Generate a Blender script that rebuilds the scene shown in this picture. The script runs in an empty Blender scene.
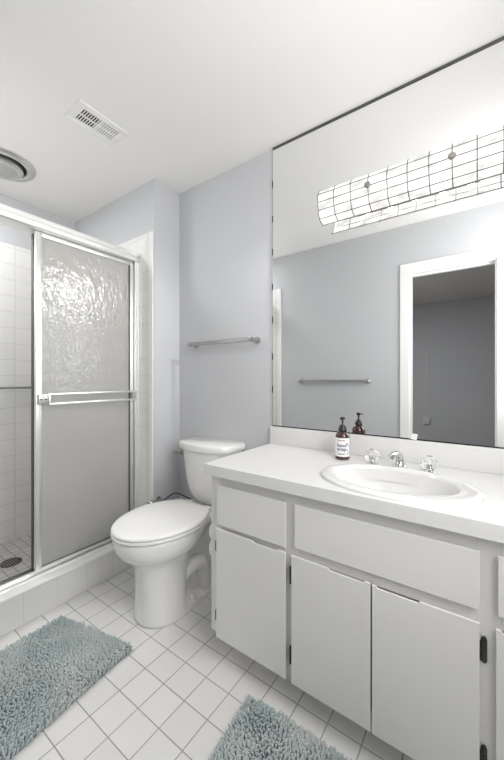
import bpy, bmesh, math, random
from mathutils import Vector, Matrix

S = bpy.context.scene
C = S.collection
random.seed(7)
PI = math.pi
H = 2.4387            # ceiling height
YL = -1.395           # face of the wall opposite the mirror
XF = 2.12             # face of the wall at the near end of the vanity

# ---------------------------------------------------------------- camera, world, exposure
cam = bpy.data.cameras.new('camera'); camo = bpy.data.objects.new('camera', cam); C.objects.link(camo)
camo.location = (1.6801, -1.5131, 1.178)
camo.rotation_euler = (PI/2, 0, math.radians(35.348))
cam.sensor_fit = 'HORIZONTAL'; cam.sensor_width = 36.0; cam.lens = 36.0*323.593/504
cam.shift_y = 0.0022 * -1
cam.clip_start = 0.01
S.camera = camo
W = bpy.data.worlds.new('world'); S.world = W; W.use_nodes = True
W.node_tree.nodes['Background'].inputs[0].default_value = (0.6, 0.65, 0.7, 1)
W.node_tree.nodes['Background'].inputs[1].default_value = 0.2
S.view_settings.view_transform = 'Standard'
S.view_settings.look = 'None'
S.view_settings.exposure = 0.04
S.view_settings.gamma = 1.0
S.view_settings.use_curve_mapping = False
BULB = 15.0
END_W = 17.0
NEAR_FILL_W = 22.0
SHOWER_FILL_W = 10.0
ROOM_FILL_W = 40.0
S.cycles.max_bounces = 14
S.cycles.diffuse_bounces = 8
S.cycles.glossy_bounces = 8
S.cycles.transmission_bounces = 8
S.cycles.transparent_max_bounces = 16
S.cycles.sample_clamp_indirect = 6.0
S.cycles.blur_glossy = 0.5
# soft fill light added at the near end wall, beside the viewpoint
lc = bpy.data.lights.new('near_wall_fill', 'AREA'); lc.energy = NEAR_FILL_W; lc.shape = 'RECTANGLE'; lc.size = 1.15; lc.size_y = 0.80; lc.color = (1.0, 0.99, 0.975)
lco = bpy.data.objects.new('near_wall_fill', lc); C.objects.link(lco); lco.location = (XF-0.015, -0.95, 1.68); lco.rotation_euler = (0, math.radians(90), 0)
# unseen fill light added under the alcove ceiling to brighten the shower
ls = bpy.data.lights.new('shower_fill', 'AREA'); ls.energy = SHOWER_FILL_W; ls.shape = 'DISK'; ls.size = 0.3
lso = bpy.data.objects.new('shower_fill', ls); C.objects.link(lso); lso.location = (-0.60, -1.18, H-0.02)
# fill light added under the adjoining room's ceiling, away from the doorway's view
la = bpy.data.lights.new('room_fill', 'AREA'); la.energy = ROOM_FILL_W; la.size = 0.6; la.color = (1, 1, 1)
lo = bpy.data.objects.new('room_fill', la); C.objects.link(lo); lo.location = (0.4, -2.2, H-0.03)

# ---------------------------------------------------------------- materials
def nm(name):
    m = bpy.data.materials.new(name); m.use_nodes = True
    return m, m.node_tree, m.node_tree.nodes['Principled BSDF']
def mth(nt, op, a, b=None, c=None):
    n = nt.nodes.new('ShaderNodeMath'); n.operation = op
    for i, v in enumerate((a, b, c)):
        if v is None: continue
        if isinstance(v, (int, float)): n.inputs[i].default_value = v
        else: nt.links.new(v, n.inputs[i])
    return n.outputs[0]
def mixc(nt, f, a, b):
    n = nt.nodes.new('ShaderNodeMix'); n.data_type = 'RGBA'
    for i, v in ((0, f), (6, a), (7, b)):
        if isinstance(v, (int, float)): n.inputs[i].default_value = v
        elif isinstance(v, tuple): n.inputs[i].default_value = v + (1,)
        else: nt.links.new(v, n.inputs[i])
    return n.outputs[2]
def coord(nt):
    return nt.nodes.new('ShaderNodeNewGeometry').outputs['Position']
def noise(nt, scale, detail=2, vec=None, obj=False):
    n = nt.nodes.new('ShaderNodeTexNoise'); n.inputs['Scale'].default_value = scale; n.inputs['Detail'].default_value = detail
    if vec is None:
        vec = nt.nodes.new('ShaderNodeTexCoord').outputs['Object']
    nt.links.new(vec, n.inputs['Vector'])
    return n.outputs['Fac']
def bump(nt, h, strength, dist, bsdf_in=None):
    b = nt.nodes.new('ShaderNodeBump'); b.inputs['Strength'].default_value = strength; b.inputs['Distance'].default_value = dist
    nt.links.new(h, b.inputs['Height'])
    if bsdf_in is not None: nt.links.new(b.outputs[0], bsdf_in)
    return b.outputs[0]
def mat(name, col, rough=0.5, metal=0.0, var=0.03, vscale=6.0, bmp=0.0, bscale=200.0, coat=0.0, spec=0.5):
    m, nt, p = nm(name)
    lo_ = tuple(max(0, c*(1-var)) for c in col); hi_ = tuple(min(1, c*(1+var)) for c in col)
    nt.links.new(mixc(nt, noise(nt, vscale), lo_, hi_), p.inputs['Base Color'])
    p.inputs['Roughness'].default_value = rough; p.inputs['Metallic'].default_value = metal
    p.inputs['Coat Weight'].default_value = coat; p.inputs['Specular IOR Level'].default_value = spec
    if bmp: bump(nt, noise(nt, bscale, 3), bmp, 0.002, p.inputs['Normal'])
    return m
def tile_mat(name, col, grout, axes, size, offs, gw, rough, var=0.04, bmp=0.5, gvar=0.0):
    m, nt, p = nm(name)
    sp = nt.nodes.new('ShaderNodeSeparateXYZ'); nt.links.new(coord(nt), sp.inputs[0])
    masks = []; ids = []
    for k in range(2):
        o = sp.outputs[axes[k]]
        q = mth(nt, 'DIVIDE', mth(nt, 'SUBTRACT', o, offs[k]), size[k])
        fr = mth(nt, 'FRACT', q)
        d = mth(nt, 'MULTIPLY', mth(nt, 'MINIMUM', fr, mth(nt, 'SUBTRACT', 1.0, fr)), size[k])
        mr = nt.nodes.new('ShaderNodeMapRange'); mr.interpolation_type = 'SMOOTHSTEP'
        nt.links.new(d, mr.inputs[0]); mr.inputs[1].default_value = gw*0.35; mr.inputs[2].default_value = gw*0.75
        masks.append(mr.outputs[0]); ids.append(mth(nt, 'FLOOR', q))
    t = mth(nt, 'MULTIPLY', masks[0], masks[1])
    cx = nt.nodes.new('ShaderNodeCombineXYZ'); nt.links.new(ids[0], cx.inputs[0]); nt.links.new(ids[1], cx.inputs[1])
    wn = nt.nodes.new('ShaderNodeTexWhiteNoise'); wn.noise_dimensions = '3D'; nt.links.new(cx.outputs[0], wn.inputs[0])
    tc = mixc(nt, wn.outputs[0], tuple(c*(1-var) for c in col), tuple(min(1, c*(1+var)) for c in col))
    tc = mixc(nt, mth(nt, 'MULTIPLY', noise(nt, 9, 4), 0.12), tc, tuple(c*0.8 for c in col))
    gc = grout
    if gvar: gc = mixc(nt, noise(nt, 3.0, 2), tuple(c*(1-gvar) for c in grout), tuple(min(1, c*(1+gvar)) for c in grout))
    nt.links.new(mixc(nt, t, gc, tc), p.inputs['Base Color'])
    nt.links.new(mth(nt, 'SUBTRACT', 0.8, mth(nt, 'MULTIPLY', t, 0.8-rough)), p.inputs['Roughness'])
    bump(nt, t, bmp, 0.0015, p.inputs['Normal'])
    return m

M = {}
WALLC = (0.54, 0.549, 0.567)
M['wall'] = mat('pale_blue_wall_paint', WALLC, 0.55, var=0.02, vscale=2, bmp=0.12, bscale=260)
M['ceiling'] = mat('white_ceiling_paint', (0.80, 0.79, 0.775), 0.8, var=0.015, vscale=2, bmp=0.2, bscale=140)
M['trim'] = mat('white_gloss_trim', (0.85, 0.85, 0.84), 0.35, var=0.01)
M['floor'] = tile_mat('white_floor_tile', (0.78, 0.77, 0.755), (0.35, 0.345, 0.335), (0, 1), (0.11448, 0.11448), (0.4494, -0.5760), 0.0034, 0.3, 0.03, 0.5, 0.45)
M['showerfloor'] = tile_mat('grey_shower_floor_tile', (0.45, 0.44, 0.425), (0.22, 0.215, 0.21), (0, 1), (0.0525, 0.0525), (0.01, 0.02), 0.004, 0.4, 0.1)
TZ = 1.31 - 0.1108*11
M['tile_yz'] = tile_mat('white_wall_tile_back', (0.80, 0.795, 0.78), (0.60, 0.595, 0.58), (1, 2), (0.1108, 0.1108), (-0.626, TZ), 0.0032, 0.16, 0.015, 0.5)
M['tile_xz'] = tile_mat('white_wall_tile_side', (0.80, 0.795, 0.78), (0.60, 0.595, 0.58), (0, 2), (0.1108, 0.1108), (-0.06, TZ), 0.0032, 0.16, 0.015, 0.5)
M['curb'] = tile_mat('white_curb_tile', (0.76, 0.755, 0.74), (0.62, 0.61, 0.6), (1, 2), (0.1525, 0.5), (-0.5775, -0.25), 0.003, 0.2, 0.01, 0.5)
M['bullnose'] = mat('white_bullnose_tile', (0.82, 0.82, 0.80), 0.2, var=0.01)
M['porcelain'] = mat('white_porcelain', (0.84, 0.835, 0.82), 0.08, var=0.01, coat=0.3)
M['sinkwhite'] = mat('white_sink_porcelain', (0.75, 0.745, 0.735), 0.1, var=0.01, coat=0.3)
M['seat'] = mat('white_toilet_seat_plastic', (0.86, 0.855, 0.845), 0.16, var=0.01)
M['laminate'] = mat('white_laminate', (0.73, 0.725, 0.71), 0.35, var=0.012, vscale=30)
M['cabinet'] = mat('off_white_cabinet_paint', (0.77, 0.76, 0.74), 0.45, var=0.015, vscale=5, bmp=0.05, bscale=90)
M['alu'] = mat('bright_aluminium', (0.93, 0.93, 0.92), 0.38, 1.0, var=0.02)
M['chrome'] = mat('chrome', (0.66, 0.66, 0.665), 0.08, 1.0, var=0.02)
M['satin'] = mat('satin_nickel', (0.50, 0.50, 0.505), 0.2, 1.0, var=0.03)
M['darkmetal'] = mat('dark_metal', (0.035, 0.035, 0.037), 0.4, 0.7, var=0.1)
M['channel'] = mat('grey_metal_channel', (0.13, 0.13, 0.13), 0.4, 0.8, var=0.1)
M['came'] = mat('lead_came', (0.16, 0.15, 0.13), 0.45, 0.6, var=0.15)
M['pan'] = mat('brushed_grey_metal_pan', (0.30, 0.29, 0.27), 0.4, 0.7, var=0.05)
M['brushed'] = mat('brushed_silver', (0.60, 0.595, 0.58), 0.3, 0.85, var=0.04)
M['fandisc'] = mat('pale_grey_disc', (0.42, 0.415, 0.40), 0.4, 0.1, var=0.03)
M['black'] = mat('black_void', (0.012, 0.012, 0.012), 0.7, var=0.2)
M['blackplastic'] = mat('black_plastic', (0.02, 0.02, 0.021), 0.25, var=0.1)
M['ventwhite'] = mat('white_vent_enamel', (0.80, 0.79, 0.775), 0.4, var=0.02)
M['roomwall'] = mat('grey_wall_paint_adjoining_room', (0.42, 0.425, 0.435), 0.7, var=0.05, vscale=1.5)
M['roomceil'] = mat('adjoining_room_ceiling', (0.62, 0.60, 0.57), 0.9, var=0.05, vscale=1.5)
M['roomfloor'] = mat('adjoining_room_carpet', (0.3, 0.29, 0.28), 0.95, var=0.2, vscale=80)
M['outletgrey'] = mat('outlet_grey', (0.47, 0.475, 0.485), 0.5)
M['paper'] = mat('white_paper', (0.85, 0.85, 0.84), 0.7, var=0.02)
M['hose'] = mat('dark_braided_hose', (0.10, 0.10, 0.105), 0.35, 0.5, var=0.2, vscale=300)
M['navy'] = mat('navy_ink', (0.05, 0.06, 0.20), 0.5, var=0.05)
M['pinkink'] = mat('dusty_red_ink', (0.40, 0.13, 0.14), 0.5, var=0.05)
M['darkink'] = mat('dark_ink', (0.05, 0.045, 0.07), 0.5, var=0.05)

def mirror_mat():
    m, nt, p = nm('silvered_mirror')
    p.inputs['Base Color'].default_value = (0.93, 0.935, 0.935, 1); p.inputs['Metallic'].default_value = 1; p.inputs['Roughness'].default_value = 0.0
    return m
M['mirror'] = mirror_mat()
def obscure_mat():
    m, nt, p = nm('rippled_obscure_glass'); nt.nodes.remove(p)
    out = nt.nodes['Material Output']
    mp = nt.nodes.new('ShaderNodeMapping'); nt.links.new(nt.nodes.new('ShaderNodeTexCoord').outputs['Object'], mp.inputs[0])
    mp.inputs['Scale'].default_value = (1, 1, 0.6)
    n1 = noise(nt, 42, 2, mp.outputs[0])
    nor = bump(nt, n1, 1.0, 0.005)
    tl = nt.nodes.new('ShaderNodeBsdfTranslucent'); tl.inputs[0].default_value = (0.92, 0.915, 0.89, 1); pass
    df = nt.nodes.new('ShaderNodeBsdfDiffuse'); df.inputs[0].default_value = (0.88, 0.87, 0.845, 1); pass
    rf = nt.nodes.new('ShaderNodeBsdfRefraction'); rf.inputs['IOR'].default_value = 1.02; rf.inputs['Roughness'].default_value = 0.35; rf.inputs[0].default_value = (0.9, 0.9, 0.88, 1)
    gl = nt.nodes.new('ShaderNodeBsdfGlossy'); gl.inputs['Roughness'].default_value = 0.2; nt.links.new(nor, gl.inputs['Normal'])
    gl.inputs[0].default_value = (0.95, 0.95, 0.95, 1)
    def mx(f, a, b):
        x = nt.nodes.new('ShaderNodeMixShader'); x.inputs[0].default_value = f
        nt.links.new(a, x.inputs[1]); nt.links.new(b, x.inputs[2]); return x
    a = mx(0.45, tl.outputs[0], df.outputs[0]); b = mx(0.25, a.outputs[0], rf.outputs[0])
    fr = nt.nodes.new('ShaderNodeFresnel'); fr.inputs[0].default_value = 1.8
    c = nt.nodes.new('ShaderNodeMixShader'); nt.links.new(fr.outputs[0], c.inputs[0])
    nt.links.new(b.outputs[0], c.inputs[1]); nt.links.new(gl.outputs[0], c.inputs[2])
    nt.links.new(c.outputs[0], out.inputs[0])
    return m
M['obscure'] = obscure_mat()
def shade_mat():
    m, nt, p = nm('lit_capiz_shade'); nt.nodes.remove(p); out = nt.nodes['Material Output']
    mp = nt.nodes.new('ShaderNodeMapping'); nt.links.new(nt.nodes.new('ShaderNodeTexCoord').outputs['Object'], mp.inputs[0])
    mp.inputs['Scale'].default_value = (1.0, 1.0, 2.2); mp.inputs['Rotation'].default_value = (0, 0.6, 0)
    n = noise(nt, 16, 5, mp.outputs[0])
    r = nt.nodes.new('ShaderNodeMapRange'); nt.links.new(n, r.inputs[0])
    r.inputs[1].default_value = 0.36; r.inputs[2].default_value = 0.56; r.inputs[3].default_value = 0.86; r.inputs[4].default_value = 1.3
    e = nt.nodes.new('ShaderNodeEmission'); e.inputs[0].default_value = (1.0, 0.985, 0.955, 1)
    nt.links.new(r.outputs[0], e.inputs[1])
    t = nt.nodes.new('ShaderNodeBsdfTransparent')
    x = nt.nodes.new('ShaderNodeMixShader'); x.inputs[0].default_value = 0.994
    nt.links.new(t.outputs[0], x.inputs[1]); nt.links.new(e.outputs[0], x.inputs[2]); nt.links.new(x.outputs[0], out.inputs[0])
    return m
M['shade'] = shade_mat()
def emit_mat(name, col, st):
    m, nt, p = nm(name); nt.nodes.remove(p)
    e = nt.nodes.new('ShaderNodeEmission'); e.inputs[0].default_value = col + (1,); e.inputs[1].default_value = st
    nt.links.new(e.outputs[0], nt.nodes['Material Output'].inputs[0]); return m
M['bulb'] = emit_mat('lit_frosted_bulb', (1.0, 0.97, 0.93), BULB)
def glass_mat(name, col, rough, ior=1.49):
    m, nt, p = nm(name)
    p.inputs['Base Color'].default_value = col + (1,); p.inputs['Transmission Weight'].default_value = 1; p.inputs['Roughness'].default_value = rough; p.inputs['IOR'].default_value = ior
    return m
M['crystal'] = glass_mat('clear_acrylic', (0.98, 0.98, 0.98), 0.08, 1.36)
M['amber'] = mat('amber_soap_bottle', (0.055, 0.022, 0.018), 0.1, var=0.2, coat=0.5)
def pile_mat(name, a, b, s):
    m, nt, p = nm(name)
    f = noise(nt, s, 3, coord(nt))
    r = nt.nodes.new('ShaderNodeMapRange'); nt.links.new(f, r.inputs[0]); r.inputs[1].default_value = 0.38; r.inputs[2].default_value = 0.62
    nt.links.new(mixc(nt, r.outputs[0], a, b), p.inputs['Base Color'])
    p.inputs['Roughness'].default_value = 0.9; p.inputs['Sheen Weight'].default_value = 0.3; p.inputs['Specular IOR Level'].default_value = 0.2
    return m
M['pile'] = pile_mat('seafoam_chenille', (0.41, 0.485, 0.485), (0.52, 0.555, 0.55), 7)
M['matback'] = mat('mat_backing', (0.20, 0.25, 0.26), 0.95)

# ---------------------------------------------------------------- mesh helpers
def obj(name, bm, m, parent=None, smooth=True, angle=40):
    me = bpy.data.meshes.new(name); bmesh.ops.recalc_face_normals(bm, faces=bm.faces); bm.to_mesh(me); bm.free()
    if m is not None: me.materials.append(m if not isinstance(m, str) else M[m])
    o = bpy.data.objects.new(name, me); C.objects.link(o)
    if smooth:
        for p in me.polygons: p.use_smooth = True
        try: me.set_sharp_from_angle(angle=math.radians(angle))
        except Exception: pass
    if parent is not None:
        o.parent = parent
        o.matrix_parent_inverse = parent_world(parent).inverted()
    return o
def parent_world(o):
    mw = Matrix.LocRotScale(o.location, o.rotation_euler, o.scale)
    return parent_world(o.parent) @ o.matrix_parent_inverse @ mw if o.parent else mw
def thing(name, label, cat, loc, group=None):
    o = bpy.data.objects.new(name, None); C.objects.link(o); o.location = loc; o.empty_display_size = 0.1
    return tag(o, label, cat, group)
def tag(o, label, cat, group=None, kind=None):
    o['label'] = label; o['category'] = cat
    if group: o['group'] = group
    if kind: o['kind'] = kind
    return o
def struct(name, bm, m, label=None, smooth=False):
    o = obj(name, bm, m, None, smooth); o['kind'] = 'structure'
    if label: o['label'] = label
    return o
def box(bm, x0, x1, y0, y1, z0, z1, bev=0.0, seg=2):
    r = bmesh.ops.create_cube(bm, size=1.0); vs = r['verts']
    for v in vs:
        v.co = Vector(((x0+x1)/2+v.co.x*(x1-x0), (y0+y1)/2+v.co.y*(y1-y0), (z0+z1)/2+v.co.z*(z1-z0)))
    if bev > 0:
        es = list({e for v in vs for e in v.link_edges})
        bmesh.ops.bevel(bm, geom=es, offset=bev, segments=seg, affect='EDGES', profile=0.5)
    return bm
def nbox(*a, **k): return box(bmesh.new(), *a, **k)
def tube(bm, pts, r, n=10, caps=True):
    pts = [Vector(p) for p in pts]; rs = r if isinstance(r, (list, tuple)) else [r]*len(pts)
    rings = []; up = None
    for i, p in enumerate(pts):
        d = (pts[min(i+1, len(pts)-1)]-pts[max(i-1, 0)]).normalized()
        if up is None:
            up = Vector((0, 0, 1)) if abs(d.z) < 0.9 else Vector((1, 0, 0))
        a = (up - d*up.dot(d)).normalized(); up = a; b = d.cross(a)
        rings.append([bm.verts.new(p+(a*math.cos(2*PI*k/n)+b*math.sin(2*PI*k/n))*rs[i]) for k in range(n)])
    for i in range(len(rings)-1):
        for k in range(n):
            bm.faces.new((rings[i][k], rings[i][(k+1) % n], rings[i+1][(k+1) % n], rings[i+1][k]))
    if caps: bm.faces.new(rings[0][::-1]); bm.faces.new(rings[-1])
    return bm
def lathe(bm, prof, c, n=32, axis='z', sx=1.0, sy=1.0):
    """prof: list of (radius, height) along axis."""
    rings = []
    def place(a, b, h):
        if axis == 'z': return Vector((c[0]+a*sx, c[1]+b*sy, c[2]+h))
        if axis == 'y': return Vector((c[0]+a*sx, c[1]+h, c[2]+b*sy))
        return Vector((c[0]+h, c[1]+a*sx, c[2]+b*sy))
    for r, h in prof:
        if r < 1e-6: rings.append([bm.verts.new(place(0, 0, h))])
        else: rings.append([bm.verts.new(place(r*math.cos(2*PI*k/n), r*math.sin(2*PI*k/n), h)) for k in range(n)])
    for i in range(len(rings)-1):
        A, B = rings[i], rings[i+1]
        for k in range(n):
            q = [A[k % len(A)], A[(k+1) % len(A)], B[(k+1) % len(B)], B[k % len(B)]]
            u = []
            for v in q:
                if v not in u: u.append(v)
            if len(u) > 2: bm.faces.new(u)
    return bm
def loft(bm, secs, cap0=True, cap1=True):
    rings = [[bm.verts.new(p) for p in s] for s in secs]; n = len(rings[0])
    for i in range(len(rings)-1):
        for k in range(n):
            bm.faces.new((rings[i][k], rings[i][(k+1) % n], rings[i+1][(k+1) % n], rings[i+1][k]))
    if cap0: bm.faces.new(rings[0][::-1])
    if cap1: bm.faces.new(rings[-1])
    return bm
def prism_xz(bm, poly, y0, y1):
    a = [bm.verts.new((x, y0, z)) for x, z in poly]; b = [bm.verts.new((x, y1, z)) for x, z in poly]; n = len(poly)
    bm.faces.new(a); bm.faces.new(b[::-1])
    for k in range(n): bm.faces.new((a[k], a[(k+1) % n], b[(k+1) % n], b[k]))
    return bm
def prism_xy(bm, poly, z0, z1):
    a = [bm.verts.new((x, y, z0)) for x, y in poly]; b = [bm.verts.new((x, y, z1)) for x, y in poly]; n = len(poly)
    bm.faces.new(a[::-1]); bm.faces.new(b)
    for k in range(n): bm.faces.new((a[k], a[(k+1) % n], b[(k+1) % n], b[k]))
    return bm
def prism_xz_along_y(bm, poly, y0, y1): return prism_xz(bm, poly, y0, y1)
def subsurf(o, lv=2):
    md = o.modifiers.new('subsurf', 'SUBSURF'); md.levels = lv; md.render_levels = lv

# ================================================================ SETTING
DX0, DX1, DZ = 1.197, 1.773, 2.045     # doorway in the opposite wall
struct('floor', nbox(-0.11, XF+0.1, -1.495, 0.1, -0.1, 0.0), 'floor')
struct('ceiling', nbox(-1.09, XF+0.1, -1.495, 0.1, H, H+0.1), 'ceiling')
struct('wall_right', nbox(0.0, XF+0.1, 0.0, 0.1, 0.0, H), 'wall')
struct('wall_back', nbox(-1.09, 0.0, -0.2085, 0.1, 0.0, H), 'wall')
struct('wall_shower', nbox(-1.09, -0.99, -1.495, -0.2085, 0.0, H), 'wall')
struct('wall_front', nbox(XF, XF+0.1, -1.495, 0.0, 0.0, H), 'wall')
bm = bmesh.new()
box(bm, -0.99, DX0, -1.495, YL, 0.0, H); box(bm, DX1, XF, -1.495, YL, 0.0, H); box(bm, DX0, DX1, -1.495, YL, DZ, H)
struct('wall_left', bm, 'wall')
struct('trim_1', nbox(DX0-0.066, DX0+0.004, YL, YL+0.012, 0.0, DZ-0.004, bev=0.003), 'trim', 'white door casing')
struct('trim_2', nbox(DX1-0.004, DX1+0.066, YL, YL+0.012, 0.0, DZ-0.004, bev=0.003), 'trim', 'white door casing')
struct('trim_3', nbox(DX0-0.066, DX1+0.066, YL, YL+0.012, DZ-0.004, DZ+0.072, bev=0.003), 'trim', 'white door casing head')
bm = bmesh.new()
box(bm, DX0, DX0+0.012, -1.493, YL-0.001, 0.0, DZ); box(bm, DX1-0.012, DX1, -1.493, YL-0.001, 0.0, DZ); box(bm, DX0+0.012, DX1-0.012, -1.493, YL-0.001, DZ-0.012, DZ)
box(bm, DX0+0.012, DX1-0.012, -1.47, -1.44, DZ-0.024, DZ-0.012)
struct('trim_4', bm, 'trim', 'white door jamb lining')
# adjoining room seen through the doorway in the mirror
RX0, RX1, RY = -0.2, 2.9, -4.62
struct('floor_bedroom', nbox(RX0-0.1, RX1+0.1, RY-0.1, -1.495, -0.1, 0.0), 'roomfloor')
struct('ceiling_bedroom', nbox(RX0-0.1, RX1+0.1, RY-0.1, -1.495, H, H+0.1), 'roomceil')
struct('wall_bedroom_back', nbox(RX0-0.1, RX1+0.1, RY-0.1, RY, 0.0, H), 'roomwall')
struct('wall_bedroom_left', nbox(RX0-0.1, RX0, RY, -1.495, 0.0, H), 'roomwall')
struct('wall_bedroom_right', nbox(RX1, RX1+0.1, RY, -1.495, 0.0, H), 'roomwall')
struct('wall_bedroom_front', nbox(XF+0.1, RX1, -1.495, -1.395, 0.0, H), 'roomwall')
# shower tiling
TT = 2.11
struct('wall_tile_right', nbox(-0.982, -0.050, -0.2155, -0.2085, 0.0, TT, bev=0.002), 'tile_xz', 'white glazed shower tile')
struct('wall_tile_back', nbox(-0.99, -0.982, YL, -0.2085, 0.0, TT, bev=0.002), 'tile_yz', 'white glazed shower tile')
struct('wall_tile_left', nbox(-0.982, -0.050, YL, YL+0.007, 0.0, TT, bev=0.002), 'tile_xz', 'white glazed shower tile')
struct('trim_5', nbox(-0.050, -0.003, -0.2185, -0.2085, 0.0, TT, bev=0.0045, seg=4), 'bullnose', 'white bullnose tile edge', smooth=True)
struct('trim_6', nbox(-0.050, -0.003, YL, YL+0.010, 0.0, TT, bev=0.0045, seg=4), 'bullnose', 'white bullnose tile edge', smooth=True)
struct('floor_shower', nbox(-0.982, -0.25, YL+0.007, -0.2155, -0.05, 0.062), 'showerfloor')
struct('shower_curb', nbox(-0.26, -0.106, YL+0.007, -0.2190, 0.0, 0.160, bev=0.004), 'curb', 'white tiled shower curb')
o = struct('trim_7', nbox(-0.165, -0.102, YL+0.007, -0.2190, 0.150, 0.167, bev=0.006, seg=4), 'bullnose', 'white bullnose edge of the shower curb', smooth=True)

# ================================================================ SHOWER
fr = thing('shower_door_frame', 'bright aluminium frame with header and sill track around the shower opening', 'shower frame', (-0.2, -0.8, 0.163))
bm = bmesh.new()
YA, YB = YL+0.008, -0.2165
prof = [(-0.150, 1.938), (-0.143, 1.942), (-0.143, 1.956), (-0.150, 1.961), (-0.150, 1.966), (-0.141, 1.971), (-0.141, 1.992), (-0.147, 1.997), (-0.250, 1.997), (-0.250, 1.938)]
prism_xz(bm, prof, YA, YB)
obj('header', bm, 'alu', fr, angle=20)
bm = bmesh.new(); box(bm, -0.155, -0.245, YA, YB, 0.1605, 0.172, bev=0.002)
box(bm, -0.158, -0.165, YA, YB, 0.1605, 0.182, bev=0.002); box(bm, -0.199, -0.204, YA, YB, 0.165, 0.186, bev=0.001); 
obj('sill_track', bm, 'alu', fr)
bm = bmesh.new(); box(bm, -0.240, -0.247, YA, YB, 0.1605, 0.182, bev=0.002); obj('inner_guide', bm, 'channel', fr)
for y0, y1 in ((YB-0.016, YB), (YA, YA+0.016)):
    bm = bmesh.new(); box(bm, -0.150, -0.246, y0, y1, 0.172, 1.938, bev=0.002)
    yy = y0-0.008 if y1 == YB else y1
    box(bm, -0.152, -0.158, yy, yy+0.008, 0.172, 1.938, bev=0.001)
    obj('wall_jamb', bm, 'alu', fr)
def shower_door(name, label, x, y0, y1, bar):
    t = thing(name, label, 'shower door', (x, (y0+y1)/2, 0.19), 'sliding shower doors')
    th = 0.011
    z0, z1 = 0.192, 1.934
    bm = bmesh.new(); w = 0.027
    for a, b in ((y0, y0+w), (y1-w, y1)):
        box(bm, x-th, x+th, a, b, z0, z1, bev=0.003)
        box(bm, x+th-0.001, x+th+0.004, a+0.008, b-0.008, z0+0.01, z1-0.01, bev=0.0015)
    box(bm, x-th, x+th, y0+w, y1-w, z1-0.022, z1, bev=0.003)
    box(bm, x-th, x+th, y0+w, y1-w, z0, z0+0.014, bev=0.003)
    obj('frame', bm, 'alu', t)
    bm = bmesh.new(); box(bm, x-0.003, x+0.003, y0+w-0.004, y1-w+0.004, z0+0.010, z1-0.022)
    obj('glass_pane', bm, 'obscure', t)
    bm = bmesh.new(); g = 0.008
    box(bm, x-0.006, x+0.006, y1-w-g, y1-w, z0+0.014, z1-0.022); box(bm, x-0.006, x+0.006, y0+w, y1-w-g, z0+0.014, z0+0.018)
    obj('glass_edge_strip', bm, 'channel', t)  # dark strips along the right and bottom edges of the glass
    if not bar:
        bm = bmesh.new(); box(bm, x-th, x+th, y0-0.005, y0-0.0003, z0+0.002, z1-0.002, bev=0.001); obj('edge_shade_strip', bm, 'channel', t)  # dark strip standing in for the shadowed stile edge of the inner door
    if bar:
        bm = bmesh.new(); xb = x+0.042
        zc = 1.073
        box(bm, xb-0.004, xb+0.009, y0+0.05, y1-0.005, zc+0.019, zc+0.031, bev=0.003)
        box(bm, xb-0.004, xb+0.009, y0+0.05, y1-0.005, zc-0.031, zc-0.019, bev=0.003)
        box(bm, xb-0.004, xb+0.007, y0+0.046, y0+0.056, zc-0.031, zc+0.031, bev=0.002)
        b = obj('towel_rail', bm, 'alu', t)
        for a in (y0+0.002, y1-0.032):
            bm = bmesh.new(); box(bm, x+0.0115, xb-0.0035, a+0.002, a+0.05 if a < y1-0.1 else a+0.028, zc-0.026, zc+0.026, bev=0.002)
            br = obj('bracket', bm, 'brushed', b)
        bm = bmesh.new()
        for ys in (y0+0.012, y0+0.036): lathe(bm, [(0, 0.003), (0.004, 0.002), (0.0045, 0)], (xb-0.003, ys, zc), 12, 'x')
        obj('screw', bm, 'darkmetal', b)
    return t
shower_door('shower_door', 'outer sliding shower door of rippled obscure glass carrying a silver rail', -0.180, -0.806, -0.236, True)
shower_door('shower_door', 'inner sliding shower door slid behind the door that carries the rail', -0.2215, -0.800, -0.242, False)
# drain
t = thing('shower_drain', 'round dark metal drain in the grey shower floor', 'drain', (-0.65, -0.757, 0.062))
bm = bmesh.new(); lathe(bm, [(0.056, 0), (0.056, 0.003), (0.046, 0.004), (0.046, 0.0005)], (-0.65, -0.757, 0.062), 32)
obj('ring', bm, 'channel', t)
bm = bmesh.new(); lathe(bm, [(0, 0.0008), (0.0455, 0.0008)], (-0.65, -0.757, 0.062), 32); obj('outlet_hole', bm, 'black', t)
bm = bmesh.new()
for k in range(-3, 4):
    hw = math.sqrt(0.045**2-(k*0.012)**2); box(bm, -0.65-hw, -0.65+hw, -0.757+k*0.012-0.0025, -0.757+k*0.012+0.0025, 0.0632, 0.0655)
obj('grate', bm, 'pan', t)
# shower fittings on the tiled end wall, behind the obscure glass
t = thing('shower_sprayer', 'chrome shower arm and head showing as a blur behind the obscure glass', 'shower head', (-0.42, -0.2155, 1.74))
bm = bmesh.new(); tube(bm, [(-0.42, -0.216, 1.76), (-0.42, -0.25, 1.765), (-0.42, -0.30, 1.74), (-0.42, -0.33, 1.70)], 0.010, 12); obj('arm', bm, 'chrome', t)
bm = bmesh.new(); tube(bm, [(-0.42, -0.328, 1.702), (-0.42, -0.345, 1.68), (-0.42, -0.372, 1.643), (-0.42, -0.380, 1.632)], [0.014, 0.016, 0.036, 0.034], 20); obj('spray_head', bm, 'chrome', t)
bm = bmesh.new(); lathe(bm, [(0, -0.010), (0.02, -0.010), (0.03, 0)], (-0.42, -0.2155, 1.76), 20, 'y'); obj('flange', bm, 'chrome', t)
t = thing('shower_valve', 'grey shower control showing as a smudge behind the obscure glass', 'shower valve', (-0.60, -0.2155, 1.23))
bm = bmesh.new(); lathe(bm, [(0, -0.014), (0.06, -0.012), (0.075, 0)], (-0.60, -0.2155, 1.23), 28, 'y'); obj('escutcheon', bm, 'channel', t)
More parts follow.
